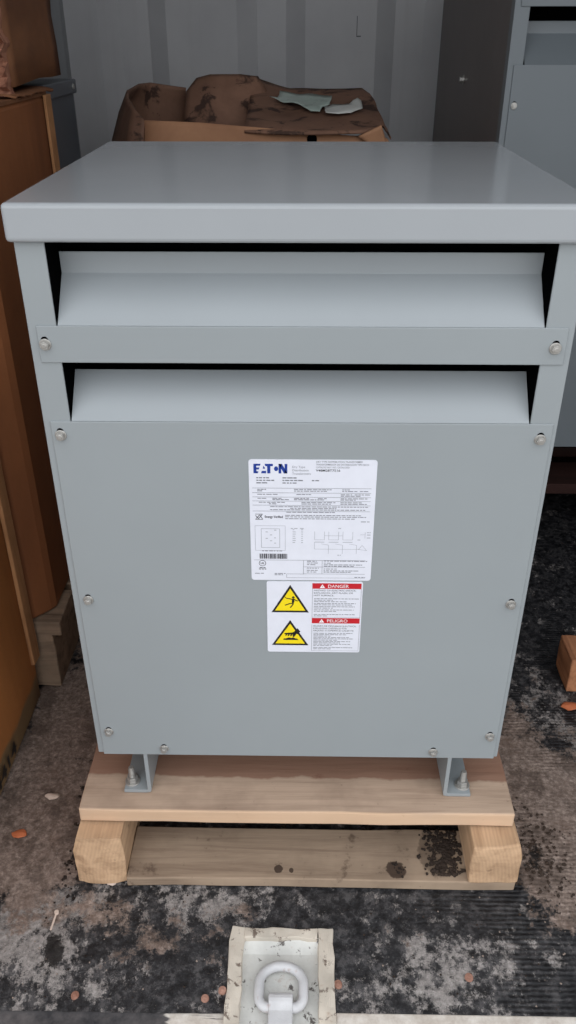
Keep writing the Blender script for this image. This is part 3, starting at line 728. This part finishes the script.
t = thing('cardboard_carton', 'orange-brown cardboard carton on the floor at the left edge, black marks along its foot', 'carton', (-.7, .05, 0))
bm = box(-.865, -.541, -.26, .372, .004, .74); bmesh.ops.subdivide_edges(bm, edges=bm.edges, cuts=7, use_grid_fill=True)
for v in bm.verts:
    if v.co.z > .02: v.co += noise.noise_vector(v.co*6)*.004
obj('carton', bm, 'carton_near', t, bevel=.002, smooth=False)
bm = bmesh.new(); prism(bm, [(-.54, .352), (-.532, .352), (-.530, .384), (-.57, .384), (-.57, .376), (-.54, .376)], 'Z', .10, .742); obj('corner_strip', bm, 'strip_wood', t, bevel=.002)
bm = bmesh.new(); letters(bm, '4414', .086, .026, .038, -.5345, .0011, plane='X', width=.115); obj('black_marking', bm, 'black', t, label='black hand-sized figures printed along the foot')

# grey cabinet in the dark behind the tall crate
t = thing('metal_cabinet', 'slate grey metal cabinet with a lipped lid in the dark behind the left crates', 'cabinet', (-.68, 1.05, 0))
obj('body', box(-.86, -.522, .93, 1.175, 0, 1.085), 'slate', t, bevel=.003)
l_ = obj('lid', box(-.865, -.515, .92, 1.185, 1.083, 1.112), 'slate', t, bevel=.003)
bm = bmesh.new(); cyl(bm, (-.516, 1.15, 1.098), .006, 'X', .004, 12); obj('bolt', bm, 'zinc', l_, bevel=.0006)

# ------------------------------------------------------------------ open sagging carton behind
t = thing('open_cardboard_box', 'open sagging water-stained cardboard box behind the grey transformer top', 'box', (-.13, 1.45, 0))
YFc = 1.22
bm = bmesh.new()
pL, pR = at(143, 150, YFc), at(386, 152, YFc)
xa, xb = pL.x, pR.x
for a in ((xa, xb, YFc, YFc+.006), (xa, xb, 1.655, 1.661)): B(bm, *a, 0, .93)
B(bm, xa, xa+.006, YFc, 1.66, 0, .93); B(bm, xb-.006, xb, YFc, 1.66, 0, .93)
obj('carton', bm, 'carton_front', t)
rows = [[at(u, 160, YFc) for u in (143, 200, 260, 320, 392)], [at(u, v, YFc) for u, v in ((144, 136), (200, 137), (260, 138), (320, 139), (392, 145))], [at(144.5, 120, YFc), at(200, 122.5, YFc+.004), at(256, 127, YFc), at(320, 134, YFc+.005), at(386, 138, YFc+.005)]]
sheet('front_panel', rows, 'carton_front', t, .006, 2, .002)
rim = [(144.5, 120, 1.22), (134, 108, 1.25), (127.5, 98, 1.32), (128, 91, 1.42), (139, 84, 1.55), (150, 82.5, 1.62), (186, 88, 1.64)]
mid = [(144, 135, 1.21), (131, 130, 1.22), (122, 122, 1.30), (120, 112, 1.42), (128, 100, 1.56), (150, 100, 1.63), (186, 100, 1.65)]
low = [(144, 152, 1.21), (128, 156, 1.22), (115, 152, 1.30), (111, 148, 1.42), (114, 146, 1.56), (150, 146, 1.63), (186, 146, 1.65)]
sheet('side_flap', [[at(*p) for p in L] for L in (rim, mid, low)], 'carton_wet', t, .006, 3, .003)
rows = [[at(u, v, Y) for u, v, Y in ((183, 150, 1.46), (210, 150, 1.44), (240, 150, 1.44), (268, 150, 1.46))],
        [at(u, v, Y) for u, v, Y in ((185, 112, 1.50), (210, 112, 1.48), (240, 112, 1.48), (270, 112, 1.50))],
        [at(u, v, Y) for u, v, Y in ((187, 92, 1.54), (208, 90, 1.52), (240, 90, 1.52), (266, 90, 1.55))],
        [at(u, v, Y) for u, v, Y in ((197, 79, 1.57), (210, 75.5, 1.56), (240, 75, 1.56), (258, 77, 1.58))]]
sheet('back_flap', rows, 'carton_wet', t, .006, 3, .002)
def YFl(v): return 1.19 + (134-v)/46*.40
cols = []
for u0, v0, u1, v1 in ((255, 78, 244, 131), (272, 84, 268, 133), (290, 89, 290, 134), (318, 90, 316, 134), (345, 89.5, 342, 134), (362, 89, 362, 133), (370, 95, 383, 126), (374, 101, 391, 139)):
    cols.append([at(u0+(u1-u0)*k/4, v0+(v1-v0)*k/4, YFl(v0+(v1-v0)*k/4)) for k in range(5)])
rows = [[cols[i][k] for i in range(len(cols))] for k in range(5)]
sheet('crumpled_flap', rows, 'carton_wet', t, .006, 3, .004, 11)
rows = [[at(u, v, 1.205) for u, v in ((358, 136), (371, 130), (381, 125))], [at(u, v, 1.21) for u, v in ((366, 142), (376, 138), (384, 134))], [at(u, v, 1.215) for u, v in ((368, 152), (378, 150), (386, 148))]]
sheet('corner_fold', rows, 'carton_front', t, .006, 2, .001)
h = at(312, 139.5, YFc-.006); bm = bmesh.new(); cyl(bm, h, .012, 'Y', .004, 20); obj('hand_hole', bm, 'dark', t)
def scrap(pts, mat, label, name='paper_scrap'):
    bm = bmesh.new(); f = bm.faces.new([bm.verts.new(at(u, v, YFl(v)-.055)) for u, v in pts])
    bmesh.ops.triangulate(bm, faces=[f]); bmesh.ops.subdivide_edges(bm, edges=bm.edges, cuts=3, use_grid_fill=True)
    for v in bm.verts: v.co += noise.noise_vector(v.co*22)*.006
    o = obj(name, bm, mat, smooth=True); s = o.modifiers.new('thickness', 'SOLIDIFY'); s.thickness = .0012
    return tag(o, label, 'paper', 'torn paper on the open box')
scrap([(269, 96), (276, 97), (279, 91), (300, 93.5), (318, 95), (331, 96), (330, 104), (322, 107), (319, 111), (310, 110), (300, 105), (284, 101)], 'paper_green', 'torn pale green label lying on the sagging open box')
scrap([(324, 107), (333, 104), (350, 104), (358, 98), (362, 101), (363, 108), (352, 112), (338, 113), (326, 112)], 'paper', 'white strip of torn paper right of the green label on the open box')

# ------------------------------------------------------------------ loose bits on the floor
def pebble(r, c, mat, squash=(1, 1, .6), seed=0):
    bm = bmesh.new(); bmesh.ops.create_icosphere(bm, subdivisions=2, radius=r)
    for v in bm.verts:
        v.co *= 1+.45*noise.noise(v.co*(1.1/r)+Vector((seed*3.1, seed, 0)))
        v.co = Vector((v.co.x*squash[0], v.co.y*squash[1], v.co.z*squash[2]))+Vector(c)
    return bm
def on_floor(u, v, z=0): d = ray(u, v); return CAM+d*((z-CAM.z)/d.z)
for i, (u, v, r, sq, lab) in enumerate(((111.5, 882, .0075, (1.2, .9, .6), 'largest pale stone chip in front of the pallet left corner'), (132.5, 881.5, .006, (1.3, .8, .6), 'pale stone chip right of the others in front of the pallet left corner'),
        (92, 878, .0042, (1, 1, .6), 'small pale stone chip just left of the largest chip by the pallet corner'), (52.5, 797, .010, (1.4, .7, .4), 'flat pinkish chip on the mud between the left carton and the pallet'))):
    P = on_floor(u, v); tag(obj('stone_chip', pebble(r, (P.x, P.y, r*.25), 'pale_stone', sq, i), 'pale_stone', smooth=False), lab, 'stone', 'pale chips on the floor')
P = on_floor(20, 835); tag(obj('wood_chip', pebble(.008, (P.x, P.y, .003), 'orange_chip', (1.6, 1, .5), 9), 'orange_chip'), 'orange wood chip on the mud at the left edge of the floor', 'wood chip')
P = on_floor(569, 707); tag(obj('brick_chip', pebble(.012, (P.x, P.y, .004), 'orange_chip', (1.5, 1, .5), 4), 'orange_chip'), 'orange brick fragment on the dark floor in front of the timber block', 'brick chip')
a, b = on_floor(57, 914), on_floor(51, 931); bm = bmesh.new()
tube(bm, [(a.x, a.y, .004), ((a.x+b.x)/2, (a.y+b.y)/2, .0035), (b.x, b.y, .003)], .0016, 8); cyl(bm, (a.x, a.y, .002), .0036, 'Z', .004, 10)
tag(obj('nail', bm, 'pale_stone'), 'pale nail lying on the front floor at the left', 'nail')

bm = bmesh.new(); rnd2 = random.Random(3)
def crumb(x, y, z, r):
    res = bmesh.ops.create_icosphere(bm, subdivisions=1, radius=r)
    for v in res['verts']:
        v.co *= 1+rnd2.uniform(-.35, .35); v.co.z *= .7; v.co += Vector((x, y, z+r*.25))
for i in range(260): crumb(rnd2.gauss(.41, .03), rnd2.gauss(0, .05), 0, rnd2.uniform(.0008, .0032))
for i in range(260): crumb(rnd2.uniform(-.27, .27), rnd2.uniform(.04, .3), 0, rnd2.uniform(.002, .008))
for i in range(150): crumb(rnd2.gauss(-.365, .014), rnd2.gauss(.02, .06), 0, rnd2.uniform(.001, .004))
for i in range(110): crumb(rnd2.uniform(-.5, .55), rnd2.uniform(-.255, -.08), 0, rnd2.uniform(.0006, .0018))
bmesh.ops.delete(bm, geom=[v for v in bm.verts if (RX0-.01 < v.co.x < RX1+.01 and v.co.y < RY1)], context='VERTS')
tag(obj('dirt_crumbs', bm, 'soil'), 'dark crumbs of soil scattered over the floor', 'dirt', kind='stuff')
bm = bmesh.new()
for i in range(380):
    x, y = rnd2.gauss(.248, .016), rnd2.uniform(-.055, .03)
    if x < .275: crumb(x, y, ZB, rnd2.uniform(.001, .0045))
for i in range(16): crumb(rnd2.gauss(.165, .008), rnd2.gauss(-.045, .008), ZB, rnd2.uniform(.001, .003))
tag(obj('soil_heap', bm, 'soil'), 'small dark heap of soil on the pallet bottom board beside the right stringer', 'dirt', kind='stuff')
bm = bmesh.new()
for i in range(200): crumb(rnd2.choice((rnd2.gauss(-.43, .06), rnd2.gauss(.46, .07), rnd2.uniform(-.5, .5))), rnd2.choice((rnd2.uniform(-.25, -.075), rnd2.uniform(-.05, .45))), 0, rnd2.uniform(.0005, .0017))
bmesh.ops.delete(bm, geom=[v for v in bm.verts if (-.365 < v.co.x < .365 and v.co.y > -.074) or (RX0-.01 < v.co.x < RX1+.01 and v.co.y < RY1) or v.co.x < -.53], context='VERTS')
tag(obj('grit', bm, 'grit'), 'pale grit scattered over the floor', 'grit', kind='stuff')

# ------------------------------------------------------------------ light: overcast sky through the open container doors
wd = bpy.data.worlds.new('overcast_sky'); scene.world = wd; wd.use_nodes = True; nt = wd.node_tree
bg = nt.nodes['Background']; tc = nt.nodes.new('ShaderNodeTexCoord'); sp = nt.nodes.new('ShaderNodeSeparateXYZ'); rp = nt.nodes.new('ShaderNodeValToRGB')
nt.links.new(tc.outputs['Generated'], sp.inputs[0]); nt.links.new(sp.outputs['Z'], rp.inputs[0]); nt.links.new(rp.outputs[0], bg.inputs['Color'])
rp.color_ramp.elements[0].position = 0; rp.color_ramp.elements[0].color = (.66, .68, .70, 1)
rp.color_ramp.elements[1].position = .8; rp.color_ramp.elements[1].color = (.95, .97, 1, 1)
bg.inputs['Strength'].default_value = 2.25
ar = bpy.data.lights.new('door_opening_light', 'AREA'); ar.shape = 'RECTANGLE'; ar.size = XR-XL; ar.size_y = ZC; ar.cycles.is_portal = True
ao = bpy.data.objects.new('door_opening_light', ar); COL.objects.link(ao); ao.location = ((XL+XR)/2, YF-.09, ZC/2); ao.rotation_euler = (math.radians(90), 0, 0)

scene.view_settings.view_transform = 'Standard'; scene.view_settings.look = 'None'
scene.cycles.use_denoising = True
scene.cycles.max_bounces = 8; scene.cycles.diffuse_bounces = 5
